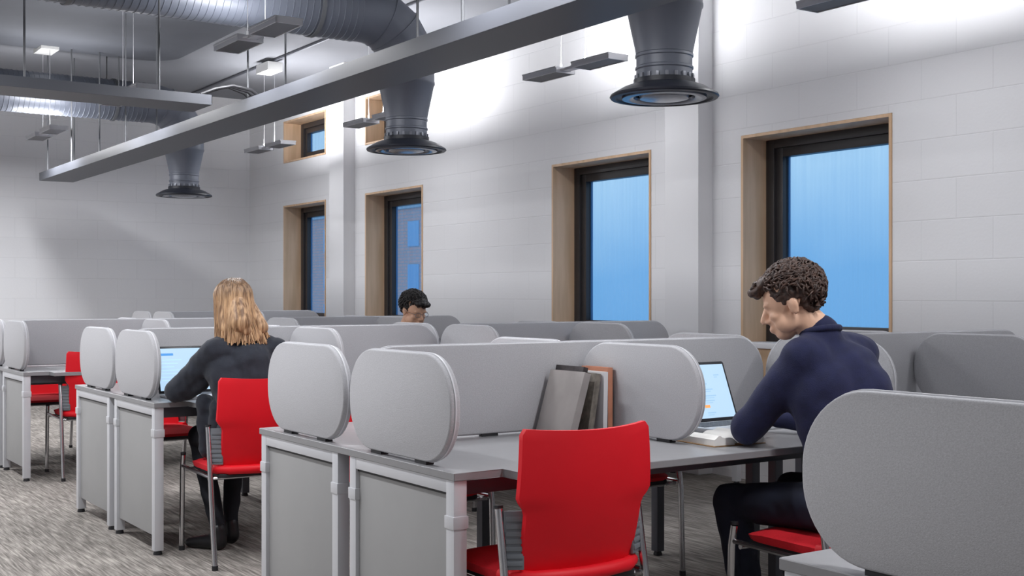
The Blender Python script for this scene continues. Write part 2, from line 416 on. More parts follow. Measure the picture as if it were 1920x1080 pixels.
# ------------------------------------------------------------------ ventilation ducts with round diffusers
def duct(x, y, zl, label, horizontal=True, xstart=-4.8):
    r = empty('ventilation_duct', (x, y, zl), label=label, cat='air duct', group='slate ducts with round diffusers')
    R = .205; Rn = .150
    # diffuser face
    d = MB()
    d.lathe([(.15, .10), (.165, .10), (.165, .075), (.19, .068), (.225, .055), (.265, .032), (.288, .018), (.292, .008), (.286, 0), (.262, -.002), (.255, .008), (.20, .016), (.15, .05), (.15, .10)], 64)
    df = d.build('diffuser', M_DIFF, r)
    rg = MB(); rg.lathe([(.228, .014), (.225, -.002), (.195, -.006), (.165, .004), (.16, .018), (.17, .022), (.20, .012), (.228, .014)], 64)
    rg.build('diffuser_ring', mat('dark_grey_vane', (.10, .11, .14), .22, metal=.5), df)
    rg = MB(); rg.lathe([(.135, .016), (.13, -.002), (.09, -.010), (.02, -.013), (.001, -.013), (.001, .02), (.1, .018), (.135, .016)], 64)
    rg.build('diffuser_disc', mat('grey_vane', (.25, .26, .29), .25, metal=.5), df)
    cl = MB()
    for k in range(20):
        a = 2*PI*k/20
        cl.box(.150, .160, -.009, .009, .098, .125, .002, Matrix.Rotation(a, 4, 'Z'))
    cl.build('diffuser_clips', mat('zinc_clip', (.22, .23, .26), .4, metal=.4), df)
    n = MB(); n.lathe([(Rn-.004, .085), (Rn, .085), (Rn, .150), (Rn+.006, .155), (Rn+.006, .165), (Rn, .17), (Rn, .215), (Rn+.006, .22), (Rn+.006, .232), (Rn, .238), (Rn-.004, .238), (Rn-.004, .085)], 56)
    n.build('duct_neck', M_DUCT, r)
    n = MB(); n.lathe([(Rn-.004, .237), (Rn+.003, .237), (Rn+.004, .25), (R-.004, .475), (R+.003, .485), (R+.003, .50), (R-.003, .50), (R-.01, .475), (Rn-.004, .25)], 56, close=True)
    n.build('duct_reducer', M_DUCT, r)
    za = 3.27-zl; rb = .34
    # segmented elbow (lobster back) then spiral pipe
    eb = MB(); segs = 4; pts = []
    prof = [V((0, 0, .50)), V((0, 0, za-rb))]
    for k in range(1, segs):
        a = PI/2*k/segs; prof.append(V((-rb + rb*math.cos(a), 0, za-rb + rb*math.sin(a))))
    prof.append(V((-rb, 0, za))); prof.append(V((-rb-.08, 0, za)))
    eb.tube(prof, R, 48, cap=False)
    e1 = eb.build('duct_elbow', M_DUCT, r, ang=12)
    # seam bands
    for k in (2, 3, 4, 5):
        p = prof[k-1] if k-1 < len(prof) else prof[-1]
        a = PI/2*min(max(k-2, 0), segs)/segs
        sb = MB(); mt = Matrix.Translation(p) @ Matrix.Rotation(-a, 4, 'Y')
        sb.lathe([(R-.002, -.006), (R+.006, -.004), (R+.006, .004), (R-.002, .006)], 48, mtx=mt, close=True)
        sb.build('elbow_seam', M_DUCT, e1)
    # spiral ribbed pipe
    sp = MB(); L0 = -rb-.06; L1 = xstart-x; pr = []; z = 0.; st = .048
    nrib = int((L0-L1)/st)
    for k in range(nrib):
        s0 = k*st
        pr += [(R, s0), (R, s0+.038), (R+.004, s0+.040), (R+.004, s0+.045), (R, s0+.047)]
    mt = Matrix.Translation((L0, 0, za)) @ Matrix.Rotation(-PI/2, 4, 'Y')
    sp.lathe(pr, 48, mtx=mt)
    sp.build('spiral_pipe', M_DUCT, r, ang=60)
    for hx in (-.75, -2.4, -4.4):
        hb = MB(); mt2 = Matrix.Translation((hx, 0, za)) @ Matrix.Rotation(PI/2, 4, 'Y')
        hb.lathe([(R+.004, -.015), (R+.012, -.015), (R+.012, .015), (R+.004, .015)], 40, mtx=mt2, close=True)
        for s in (-1, 1): hb.tube([(hx, s*(R+.012), za-.02), (hx, s*(R+.012), CZ-zl)], .006, 6)
        hb.build('pipe_hanger', M_ROD, r)
    return r
duct(4.3, 4.88, 2.31, 'nearest round black diffuser on a tapered slate duct, left of the largest window')
duct(4.3, 7.71, 2.31, 'middle slate duct, its big ribbed pipe bending down to a round diffuser')
duct(4.3, 12.55, 2.31, 'farthest slate duct with round diffuser hanging before the far white wall')

# ------------------------------------------------------------------ luminaires
def luminaire(x, y, z, label, first):
    if first is None:
        r = empty('pendant_light', (0, 0, 0), label=label, cat='light', group='twin panel pendant lights')
        hw = .085
        for s in (-1, 1):
            y0, y1 = (.09, .50) if s > 0 else (-.50, -.09)
            b = MB(); b.box(-hw, -hw+.006, y0, y1, 0, .042, .001); b.box(hw-.006, hw, y0, y1, 0, .042, .001)
            b.box(-hw, hw, y0, y0+.006, 0, .042, .001); b.box(-hw, hw, y1-.006, y1, 0, .042, .001)
            b.box(-hw-.004, -hw+.002, y0, y1, .030, .042); b.box(hw-.002, hw+.004, y0, y1, .030, .042)
            h = b.build('light_housing', M_ALU, r, smooth=False)
            MB().box(-hw+.006, hw-.006, y0+.006, y1-.006, .005, .012).build('louvre_panel', M_LUMDK, h, smooth=False)
            MB().box(-hw+.006, hw-.006, y0+.006, y1-.006, .026, .032).build('led_panel', M_LED, h, smooth=False)
        b = MB(); b.box(-.03, .03, -.09, .09, .012, .034, .004); b.tube([(-.05, -.10, .02), (0, -.02, .03), (.05, -.10, .02)], .008, 6); b.tube([(-.05, .10, .02), (0, .02, .03), (.05, .10, .02)], .008, 6)
        b.build('connector_arm', M_ALU, r)
        b = MB()
        for yy in (-.14, .14):
            b.tube([(0, yy, .03), (0, yy, CZ-z-.12)], .0025, 6); b.tube([(0, yy, .025), (0, yy, .075)], .006, 6)
        b.build('suspension_wire', M_ALU, r)
        b = MB(); b.box(-.085, .085, -.16, .16, CZ-z-.13, CZ-z-.036, .004)
        b.build('power_box', M_WHITE, r)
        r.location = (x, y, z); return r
    r = copy_tree(first); r.location = (x, y, z); r['label'] = label
    return r
LZ = 2.83; lum = None
LUMS = [(5.1, 12.16, 'small pendant light beside the farthest upper window'),
        (5.1, 9.71, 'pendant light partly behind the middle round diffuser'),
        (5.1, 6.75, 'pendant light against the bright wall between middle and nearest diffusers'),
        (5.1, 4.10, 'pendant light cut by the top picture edge above the largest window'),
        (2.85, 12.35, 'pendant light hanging against the far wall at upper left'),
        (2.85, 9.65, 'pendant light in front of the shorter dark tray'),
        (2.85, 7.00, 'largest pendant light seen from below under the big ribbed duct')]
for x, y, lb in LUMS:
    o = luminaire(x, y, LZ, lb, lum)
    if lum is None: lum = o
cd = MB(); cd.tube([(5.1, 4.3, CZ-.018), (5.1, FY-.01, CZ-.018)], .014, 8)
tag(cd.build('ceiling_conduit', M_FRDK), 'thin dark conduit running along the ceiling between white light boxes', 'conduit')
def area(name, x, y, z, sx, sy, p, up, col=(.965, .972, 1), tilt=0):
    l = bpy.data.lights.new(name, 'AREA'); l.shape = 'RECTANGLE'; l.size = sx; l.size_y = sy; l.energy = p; l.color = col
    o = bpy.data.objects.new(name, l); COL.objects.link(o); o.location = (x, y, z)
    if up: o.rotation_euler = V((math.sin(tilt), 0, math.cos(tilt))).to_track_quat('-Z', 'Y').to_euler()
    return o
UP = 7.5; DN = 8.5
rowx = [(5.1, [12.16, 9.71, 6.75, 4.10, 1.4, -1.3]), (2.85, [12.35, 9.65, 7.0, 4.3, 1.6, -1.1]), (.6, [12.35, 9.65, 7.0, 4.3, 1.6, -1.1]), (-2.2, [12.35, 9.65, 7.0, 4.3, 1.6, -1.1])]  # lamps beyond the modelled pendants are unseen, added as fill light
for x, yl in rowx:
    for y in yl:
        for s in (-.295, .295):
            u = UP*(2.1 if x == 5.1 else .7)*(1.5 if y > 12 and x < 5 else 1)
            if y < 2: u *= .35
            area('uplight', x, y+s, LZ+.05, .40, .15, u, True, tilt=(.55 if x > 5 else 0))
            area('downlight', x, y+s, LZ-.004, .15, .40, DN*(.4 if x > 5 else (1.2 if x > 2 else 1.95))*((1.5 if x > 5 else (1.3 if x > 2 else .12)) if y < 2 else (1.7 if y > 12 and x < 5 else 1)), False)

# ------------------------------------------------------------------ study benches
SW = 4.0/4
def make_bench(yc, label, x0=1.82, ww=3.93):
    r = empty('study_bench', (x0, yc, 0), label=label, cat='desk', group='rows of study desks with rounded screens')
    g = .16; hy = .73; py = .86
    out = [(0, -hy), (.17, -hy), (.17, -py), (ww, -py), (ww, hy), (0, hy)]
    wt = MB().prism(out, .711, .735, 'xy')
    bmesh.ops.bevel(wt.bm, geom=[e for e in wt.bm.edges], offset=.002, segments=1, affect='EDGES')
    wt.build('worktop', M_TOP, r, smooth=False)
    def panel(name, pts_axis, a0, a1, w0, w1, z0=.745, z1=1.075, rad=.155, m=M_SCREEN):
        sc_ = MB().prism(rrect(a0, a1, z0, z1, rad, 12), w0, w1, pts_axis, .006).build(name, m, r, ang=50)
        mid = (w0+w1)/2
        MB().prism(rrect(a0-.003, a1+.003, z0-.003, z1+.003, rad+.003, 12), mid-.0025, mid+.0025, pts_axis).build('edge_trim', M_TRIM, sc_, ang=50)
        for q in (a0+(a1-a0)*.28, a0+(a1-a0)*.72):
            f = MB()
            if pts_axis == 'yz': f.box(w0+.004, w1-.004, q-.035, q+.035, .735, .748)
            else: f.box(q-.035, q+.035, w0+.004, w1-.004, .735, .748)
            f.build('screen_foot', M_BLACK, sc_, smooth=False)
    # long centre screens
    panel('centre_screen', 'xz', .045, 2.005, -.015, .015, m=M_SCREEN)
    panel('centre_screen', 'xz', 2.045, ww-.01, -.015, .015, m=M_SCREEN)
    # divider panels square to them
    for k, x in enumerate((.015, 1.0, 2.01, 3.01)):
        panel('end_screen' if k == 0 else 'divider_screen', 'yz', -.685, -.022, x, x+.036)
        panel('end_screen' if k == 0 else 'divider_screen', 'yz', .022, .685, x, x+.036)
    # frames
    def leg(x, y, col=M_FRAME):
        l = MB().box(x, x+.045, y, y+.045, .02, .711, .003).build('leg', col, r)
        MB().lathe([(.001, 0), (.021, 0), (.021, .008), (.016, .02), (.001, .021)], 16, mtx=Matrix.Translation((x+.0225, y+.0225, 0))).build('foot_pad', M_BLACK, l)
        MB().box(x-.004, x+.049, y-.004, y+.049, .568, .606, .003).build('leg_collar', col, l)
    for s in (-1, 1):
        for k, x in enumerate((.005, 1.0, 2.0, 3.0, ww-.05)):
            ya, yb = sorted((s*.72, s*.045))
            if k in (1, 2, 3) and s < 0: ya = -.30
            cm = M_FRAME if k in (0, 4) else M_FRDK
            leg(x, ya if s < 0 else ya, cm); leg(x, yb-.045, cm)
            MB().box(x+.001, x+.044, ya+.044, yb-.044, .672, .711, .002).build('frame_rail', cm, r)
            if k == 0:
                MB().box(x+.014, x+.030, ya+.045, yb-.045, .085, .672, .002).build('end_panel', M_PANEL, r)
                MB().box(x+.008, x+.036, ya+.045, yb-.045, .664, .672).build('panel_gasket', M_BLACK, r, smooth=False)
        MB().box(.05, ww-.05, s*.635-.02, s*.635+.02, .655, .7105, .002).build('crossbeam', M_FRDK, r)
    MB().box(.06, ww-.06, -.028, .028, .60, .69, .003).build('cable_channel', M_FRDK, r)
    return r
make_bench(.935, 'nearest bench, only its large rounded screen and desk corner at the bottom right', x0=1.765)
make_bench(3.71, 'study bench with leaning books and red chair tucked in at the front')
make_bench(6.47, 'study bench where the long haired person sits, second behind the front one')
make_bench(9.26, 'study bench by the half cut red chair at the left edge of the picture')
b4 = make_bench(12.2, 'farthest grey study bench before the end wall', x0=3.85, ww=1.98) if False else None

def far_bench():
    r = empty('study_bench', (3.85, 12.3, 0), label='farthest short study bench in front of the end wall', cat='desk', group='rows of study desks with rounded screens')
    ww = 1.93
    MB().box(0, ww, -.73, .73, .711, .735, .002).build('worktop', M_TOP, r, smooth=False)
    def panel(name, ax, a0, a1, w0, w1):
        s_ = MB().prism(rrect(a0, a1, .745, 1.09, .155, 10), w0, w1, ax, .006).build(name, M_SCREEN, r, ang=50)
        mid = (w0+w1)/2
        MB().prism(rrect(a0-.003, a1+.003, .742, 1.093, .158, 10), mid-.0025, mid+.0025, ax).build('edge_trim', M_TRIM, s_, ang=50)
    panel('centre_screen', 'xz', .045, ww-.01, -.015, .015)
    for n_, x in (('end_screen', .015), ('divider_screen', .96)):
        panel(n_, 'yz', -.685, -.022, x, x+.036); panel(n_, 'yz', .022, .685, x, x+.036)
    for x in (.005, .96, ww-.05):
        for y in (-.72, -.09, .045, .675):
            MB().box(x, x+.045, y, y+.045, 0, .711, .003).build('leg', M_FRAME, r)
far_bench()

# ------------------------------------------------------------------ chairs
R = math.radians
def make_chair():
    r = empty('visitor_chair', (0, 0, 0), label='x', cat='chair', group='red chairs with chrome legs')
    # seat cushion
    s = MB(); nx, ny = 14, 14
    def seatz(u, v): return .452 + .018*(1-abs(u)**4)*(1-abs(v)**6) - .012*max(0, v-.55)*2
    top = []; bot = []
    for j in range(ny+1):
        tr = []; br_ = []
        for i in range(nx+1):
            u = -1+2*i/nx; v = -1+2*j/ny
            # squircle footprint
            x = u*.232*(1-.10*abs(v)**6); y = v*.225*(1-.10*abs(u)**6)+.01
            tr.append(s.bm.verts.new((x, y, seatz(u, v)))); br_.append(s.bm.verts.new((x*.97, y*.97, .425)))
        top.append(tr); bot.append(br_)
    for j in range(ny):
        for i in range(nx):
            s._f([top[j][i], top[j][i+1], top[j+1][i+1], top[j+1][i]]); s._f([bot[j][i], bot[j+1][i], bot[j+1][i+1], bot[j][i+1]])
    for i in range(nx):
        s._f([top[0][i], bot[0][i], bot[0][i+1], top[0][i+1]]); s._f([top[ny][i], top[ny][i+1], bot[ny][i+1], bot[ny][i]])
    for j in range(ny):
        s._f([top[j][0], top[j+1][0], bot[j+1][0], bot[j][0]]); s._f([top[j][nx], bot[j][nx], bot[j+1][nx], top[j+1][nx]])
    so = s.build('seat', M_REDF, r, ang=50)
    MB().prism(rrect(-.215, .215, -.21, .22, .04), .408, .427, 'xy', .004).build('seat_pan', M_BLACK, so)
    # back shell: curved sheet with shoulders cut in above the brackets
    b = MB(); rows = 26; cols = 16
    def halfw(z):
        if z < .635: return .202 + (z-.45)*.03
        if z < .668: return .2075 + (z-.635)/.033*.030
        t = (z-.668)/.222
        return .2375 - .012*t + (.0 if z < .86 else 0)
    def surf(u, z, off):
        hwid = halfw(z)
        if z > .847: hwid -= .012*((z-.847)/.018)**2
        x = u*hwid
        lean = -.195 - (z-.45)*.17 - .025*math.sin(PI*min(1, max(0, (z-.45)/.44)))
        y = lean + .042*(u*u)*(.55+.45*(z-.45)/.44)
        zz = z + .010*(u*u)*((z-.45)/.44)
        return V((x, y + off, zz))
    fr = []; bk = []
    zsr = [.45+.415*k/rows for k in range(rows+1)]
    for z in zsr:
        fr.append([b.bm.verts.new(surf(-1+2*i/cols, z, .011)) for i in range(cols+1)])
        bk.append([b.bm.verts.new(surf(-1+2*i/cols, z, -.007)) for i in range(cols+1)])
    for j in range(rows):
        for i in range(cols):
            b._f([fr[j][i], fr[j][i+1], fr[j+1][i+1], fr[j+1][i]]); b._f([bk[j][i], bk[j+1][i], bk[j+1][i+1], bk[j][i+1]])
        b._f([fr[j][0], fr[j+1][0], bk[j+1][0], bk[j][0]]); b._f([fr[j][cols], bk[j][cols], bk[j+1][cols], fr[j+1][cols]])
    for i in range(cols):
        b._f([fr[0][i], bk[0][i], bk[0][i+1], fr[0][i+1]]); b._f([fr[rows][i], fr[rows][i+1], bk[rows][i+1], bk[rows][i]])
    b.build('backrest', M_RED, r, ang=50)
    # rolled lower edge of the shell under the seat back
    rl = MB(); rl.tube([(-.225, -.12, .446), (-.215, -.17, .446), (-.17, -.208, .445), (-.08, -.226, .444), (0, -.230, .443), (.08, -.226, .444), (.17, -.208, .445), (.215, -.17, .446), (.225, -.12, .446)], .021, 12)
    rl.build('seat_rear_roll', M_RED, so, ang=60)
    for s_ in (-1, 1):
        # grey ribbed bracket between shell and leg
        bb = MB()
        mt = Matrix.Translation((0, -.183, .47)) @ Matrix.Rotation(s_*R(-22), 4, 'Z')@ Matrix.Rotation(R(4), 4, 'X')
        mt = Matrix.Translation((s_*.196, -.196, .47)) @ Matrix.Rotation(s_*R(30), 4, 'Z') @ Matrix.Rotation(R(-2), 4, 'X')
        bb.box(min(0, s_*.058), max(0, s_*.058), -.005, .005, 0, .168, .003, mt)
        for k in range(7):
            zz = .012+.021*k; bb.box(min(s_*.004, s_*.052), max(s_*.004, s_*.052), -.0085, -.004, zz, zz+.014, .001, mt)
        bb.build('side_bracket', M_GREYPL, r)
        x = s_*.251
        MB().tube([(x, -.148, .642), (x, -.155, .60), (x*1.01, -.205, .32), (x*1.02, -.262, .012)], .0125, 12).build('rear_leg', M_CHROME, r)
        MB().tube([(x, .235, .472), (x, .248, .40), (x, .262, .012)], .0125, 12).build('front_leg', M_CHROME, r)
        MB().tube([(x*1.02, -.262, 0), (x*1.02, -.262, .022)], .0145, 10).build('foot_cap', M_BLACK, r)
        MB().tube([(x, .262, 0), (x, .262, .022)], .0145, 10).build('foot_cap', M_BLACK, r)
        MB().tube([(x, .245, .418), (x, -.17, .412)], .009, 8).build('side_rail', M_CHROME, r)
        MB().tube([(x, .235, .474), (x, .235, .484)], .0135, 10).build('leg_cap', M_BLACK, r)
        MB().tube([(x, -.148, .644), (x, -.147, .652)], .0135, 10).build('leg_cap', M_BLACK, r)
    MB().tube([(-.257, .20, .405), (.257, .20, .405)], .009, 8).build('cross_rail', M_CHROME, r)
    MB().tube([(-.257, -.165, .405), (.257, -.165, .405)], .009, 8).build('cross_rail', M_CHROME, r)
    return r
ch0 = make_chair(); first = [True]
def chair(x, y, rz, label):
    c = ch0 if first[0] else copy_tree(ch0)
    first[0] = False
    c.location = (x, y, 0); c.rotation_euler = (0, 0, rz); c['label'] = label
    return c
chair(2.15, 3.005, R(-1), 'large red chair in the foreground centre, back turned, empty')
chair(3.16, 2.71, R(-2), 'red chair under the person in the navy jumper')
chair(2.22, 5.54, R(-2), 'red chair with the long haired person sitting on it')
chair(2.31, 8.66, R(-1), 'red chair half hidden at the left, by the third row of desks')
chair(2.48, 4.42, R(180), 'red chair behind the front bench near its end, seat seen under the desk')
chair(3.42, 4.30, R(176), 'red chair beyond the front bench, chrome legs seen beside the foreground chair')
chair(2.28, 7.18, R(180), 'red chair facing the long haired person across the bench')
chair(2.30, 9.98, R(180), 'red chair on the far side of the third row, dark seat under the desk')
chair(4.22, 7.55, R(178), 'red chair hidden under the bespectacled person')
chair(3.50, 5.62, R(3), 'red chair tucked under the middle bench, behind the navy jumper person')

# ------------------------------------------------------------------ books
def book(name, loc, rot, w, h, t, cover, label, page=M_PAGE, spine=None):
    """spine faces local -Y, thickness along X, height Z, depth Y"""
    r = empty(name, loc, label=label, cat='book', group='books leaning on the front bench')
    r.rotation_euler = rot
    c = MB(); c.box(0, .003, 0, w, 0, h, .0008); c.box(t-.003, t, 0, w, 0, h, .0008); c.box(0, t, -.001, .003, 0, h, .001)
    c.build('cover', cover, r)
    MB().box(.003, t-.003, .003, w-.006, .004, h-.004, .0005).build('page_block', page, r, smooth=False)
    return r
DZ = .7352
bx, by = 2.752, 3.475
book('book', (bx+.035, by, DZ), (0, 0, 0), .16, .250, .022, M_COVO, 'upright book with terracotta spine against the divider')
book('book', (bx+.008, by-.004, DZ), (0, R(1), 0), .155, .235, .020, M_COVW, 'thin white book standing beside the terracotta one')
book('book', (bx-.060, by+.004, DZ), (0, R(10), 0), .16, .235, .026, M_COVB, 'brown book leaning between the white and dark books')
book('book', (bx-.105, by+.05, DZ), (0, R(14.5), 0), .17, .262, .022, M_COVD, 'tallest dark mottled book behind the grey one')
book('book', (bx-.160, by-.018, DZ), (0, R(17), 0), .21, .250, .030, M_COVG, 'leaning grey hardback book with pale edge at the left of the row')
# open book by the laptop
ob = empty('open_book', (2.985, 3.10, DZ), R(-4), label='open book with curling white pages by the navy jumper person', cat='book')
def leafblock(s):
    m_ = MB(); n = 12; prev = None; up = []; lo = []
    for i in range(n+1):
        u = i/n; x = s*u*.110
        z = .030*math.sin(min(1, u*2.2)*PI/2)*(1-.35*u) + .012*math.exp(-((u-.8)/.12)**2)
        up.append([m_.bm.verts.new((x, yy, z+.004)) for yy in (-.11, .11)]); lo.append([m_.bm.verts.new((x, yy, .0035)) for yy in (-.11, .11)])
    for i in range(n):
        m_._f([up[i][0], up[i+1][0], up[i+1][1], up[i][1]]); m_._f([lo[i][0], lo[i][1], lo[i+1][1], lo[i+1][0]])
        m_._f([up[i][0], lo[i][0], lo[i+1][0], up[i+1][0]]); m_._f([up[i][1], up[i+1][1], lo[i+1][1], lo[i][1]])
    m_._f([up[0][0], up[0][1], lo[0][1], lo[0][0]]); m_._f([up[n][0], lo[n][0], lo[n][1], up[n][1]])
    return m_
leafblock(-1).build('page_block', mat('white_pages', (.80, .79, .76), .8), ob, ang=60)
leafblock(1).build('page_block', mat('white_pages', (.80, .79, .76), .8), ob, ang=60)
MB().box(-.116, .116, -.115, .115, 0, .003, .001).build('cover', M_TANC, ob)
MB().box(-.02, .02, -.112, .112, .003, .008).build('spine_gutter', M_TANC, ob, smooth=False)

# ------------------------------------------------------------------ laptops
def laptop(loc, rz, label, w=.355, d=.24, h=.250, tilt=21, base=M_LAPSI, kind=0):
    r = empty('laptop', loc, rz, label=label, cat='laptop', group='open laptops on the desks')
    MB().prism(rrect(-w/2, w/2, 0, d, .012, 5), 0, .016, 'xy', .003).build('laptop_base', base, r)
    k = MB()
    for j in range(5):
        for i in range(13):
            x0 = -w/2+.022 + i*(w-.044)/13; y0 = .098 + j*.024
            k.box(x0+.001, x0+(w-.044)/13-.002, y0, y0+.020, .0155, .0178)
    ko = k.build('keyboard', M_KEY, r, smooth=False)
    MB().box(-.05, .05, .015, .08, .0155, .0166).build('touchpad', mat('touchpad', (.45, .46, .5), .3), r, smooth=False)
    Mx = Matrix.Translation((0, d-.004, .014)) @ Matrix.Rotation(-R(tilt), 4, 'X')
    lid = MB().prism(rrect(-w/2, w/2, 0, h, .010, 5), 0, .007, 'xz', .0015, Mx).build('screen_lid', M_LAPBK, r)
    MB().box(-w/2+.010, w/2-.010, -.0012, .0005, .016, h-.012, 0, Mx).build('display', M_SCR, lid, smooth=False)
    t = MB(); f = -.002
    rs = random.Random(3)
    if kind == 0:
        for q, (u0, u1, v) in enumerate(((.02, .05, .155), (.015, .075, .132), (.015, .085, .105), (.02, .07, .085), (.015, .06, .035), (.10, .13, .19), (-.13, -.02, .155), (-.13, -.04, .125), (-.13, -.03, .095))):
            t.box(u0, u1, f, -.001, v, v+.0045, 0, Mx)
            t.box(u0, u1-.012, f, -.001, v-.008, v-.005, 0, Mx)
        t.build('screen_text', M_SCRT, lid, smooth=False)
        MB().lathe([(.001, 0), (.006, 0), (.006, .001), (.001, .001)], 14, mtx=Mx @ Matrix.Translation((.016, -.0015, .192)) @ Matrix.Rotation(PI/2, 4, 'X')).build('screen_icon', M_SCRB, lid)
        MB().box(.008, .036, f, -.001, .058, .070, 0, Mx).build('screen_button', M_SCRO, lid, smooth=False)
    else:
        t.box(-w/2+.02, -w/2+.09, f, -.001, h-.05, h-.038, 0, Mx)
        t.build('screen_banner', M_SCRB, lid, smooth=False)
        t2 = MB()
        for q in range(7): t2.box(-w/2+.02, -w/2+.13-.02*(q % 3), f, -.001, h-.075-.018*q, h-.071-.018*q, 0, Mx)
        t2.build('screen_text', mat('pale_display_text', (.1, .1, .1), .4, emit=(.42, .68, .95), estr=.85), lid, smooth=False)
    return r
laptop((3.325, 3.27, DZ), R(2), 'open laptop showing text and an orange button, in front of the person in navy')
laptop((2.13, 5.84, DZ), R(0), 'open laptop with blue banner, beside the long haired person', kind=1, tilt=16, h=.25)

# ------------------------------------------------------------------ people
def head_prims(c, F, U, s=1.):
    """c = centre of skull, F = facing, U = up of head"""
    F = V(F).normalized(); U = V(U); U = (U - F*U.dot(F)).normalized(); Rr = F.cross(U)
    B = Matrix((Rr, F, U)).transposed()
    def P(x, y, z): return V(c) + B @ V((x, y, z))*s
    pr = []
    def E(x, y, z, rx, ry, rz): pr.append(('s', P(x, y, z), (rx*s, ry*s, rz*s), B))
    E(0, -.012, .030, .074, .094, .082)      # cranium
    E(0, .028, .012, .066, .062, .075)       # forehead / upper face
    E(0, .038, -.045, .052, .048, .058)      # mid face
    E(0, .050, -.088, .034, .036, .030)      # chin
    for k in (-1, 1):
        E(k*.042, .030, -.060, .022, .045, .034)   # jaw
        E(k*.038, .062, -.030, .022, .022, .018)   # cheek
        E(k*.030, .080, .012, .022, .012, .009)    # brow
        E(k*.073, -.006, -.018, .008, .018, .030)  # ear
        E(k*.079, -.012, -.008, .006, .014, .018)
        E(k*.012, .094, -.042, .009, .011, .008)   # nostril wing
    pr.append(('c', P(0, .085, .005), P(0, .108, -.034), .008*s, .012*s))
    E(0, .090, -.066, .022, .010, .006); E(0, .088, -.076, .019, .010, .007)
    return pr, P, B
def hand_prims(wrist, dirn, palmn, side=1, curl=.5, s=1.):
    """wrist point, direction of the fingers, palm normal; side=+1 puts the thumb on dirn x palmn"""
    D = V(dirn).normalized(); Nn = V(palmn); Nn = (Nn - D*Nn.dot(D)).normalized(); T = D.cross(Nn)*side
    w = V(wrist); pr = []
    B = Matrix((T, D, Nn)).transposed()
    pr.append(('s', w + D*.045*s, (.040*s, .050*s, .015*s), B))
    pr.append(('c', w - D*.01, w + D*.03*s, .024*s, .026*s))
    for k, (off, ln) in enumerate(((.028, .072), (.009, .080), (-.010, .074), (-.028, .058))):
        p = w + D*.082*s + T*off*s; d = D.copy(); r = .0088*s
        for j, f in enumerate((.45, .30, .25)):
            d = (d + Nn*curl*(.35+.25*j)).normalized(); q = p + d*ln*f*s
            pr.append(('c', p, q, r, r*.92)); p = q; r *= .92
    p = w + D*.03*s + T*.034*s; q = p + (D*.6 + T*.7 + Nn*.2).normalized()*.038*s; pr.append(('c', p, q, .012*s, .010*s))
    pr.append(('c', q, q + (D*.9 + T*.25 + Nn*.3).normalized()*.030*s, .010*s, .0085*s))
    return pr

def person(root, J, mats, label, vox=.0065, hands=True):
    X, Y = root
    p = empty('person', (X, Y, 0), label=label, cat='person')
    def Q(v): return V((v[0]-X, v[1]-Y, v[2]))
    j = {k: (Q(v) if len(v) == 3 else v) for k, v in J.items() if k not in ('face', 'up', 'w', 'handdir')}
    hp, P, B = head_prims(j['head'], J['face'], J['up'], J['w'][0])
    body = hp + [('c', j['neck'], P(0, -.018, -.055), .056, .052), ('c', j['chest'], j['neck'], .09, .055),
                 ('c', j['pelvis'], j['chest'], .10, .10), ('c', j['shL'], j['shR'], .045, .045)]
    for s in 'LR':
        body += [('c', j['sh'+s], j['el'+s], .042, .036), ('c', j['el'+s], j['wr'+s], .034, .024),
                 ('c', j['hip'+s], j['kn'+s], .066, .046), ('c', j['kn'+s], j['an'+s], .045, .032)]
        if hands: body += hand_prims(j['wr'+s], J['handdir'][s], (0, 0, -1), -1 if s == 'L' else 1, .35, J['w'][0]*.97)
    bo = blob('body', body, mats['skin'], p, vox=vox, it=3)
    return p, j, P, B

def wrinkle(amp, sc1, seed):
    def f(c):
        return amp*(noise.noise(V((c.x*sc1+seed, c.y*sc1, c.z*sc1*1.5)))) + amp*.4*noise.noise(V((c.x*sc1*3+seed, c.y*sc1*3, c.z*sc1*2)))
    return f

# --- person 1: dark haired, navy jumper, bending over the desk beside the window
JM = dict(head=(3.072, 2.840, 1.232), face=(-.58, .72, -.33), up=(-.20, .22, .95), w=(1.02,),
          neck=(3.137, 2.772, 1.128), chest=(3.19, 2.74, .95), pelvis=(3.20, 2.66, .58),
          shL=(3.03, 2.745, 1.040), shR=(3.36, 2.80, 1.040), elL=(2.965, 2.945, .795), elR=(3.50, 2.98, .79),
          wrL=(3.13, 3.10, .785), wrR=(3.36, 3.17, .785), hipL=(3.09, 2.66, .555), hipR=(3.30, 2.68, .555),
          knL=(3.035, 3.085, .525), knR=(3.36, 3.10, .535), anL=(3.06, 3.02, .09), anR=(3.38, 3.08, .09),
          handdir=dict(L=(.6, .8, -.05), R=(-.5, .85, -.05)))
p1, j, P, B = person((3.15, 2.66), JM, dict(skin=M_SKIN), 'person in navy jumper with short brown hair, head bowed over an open book')
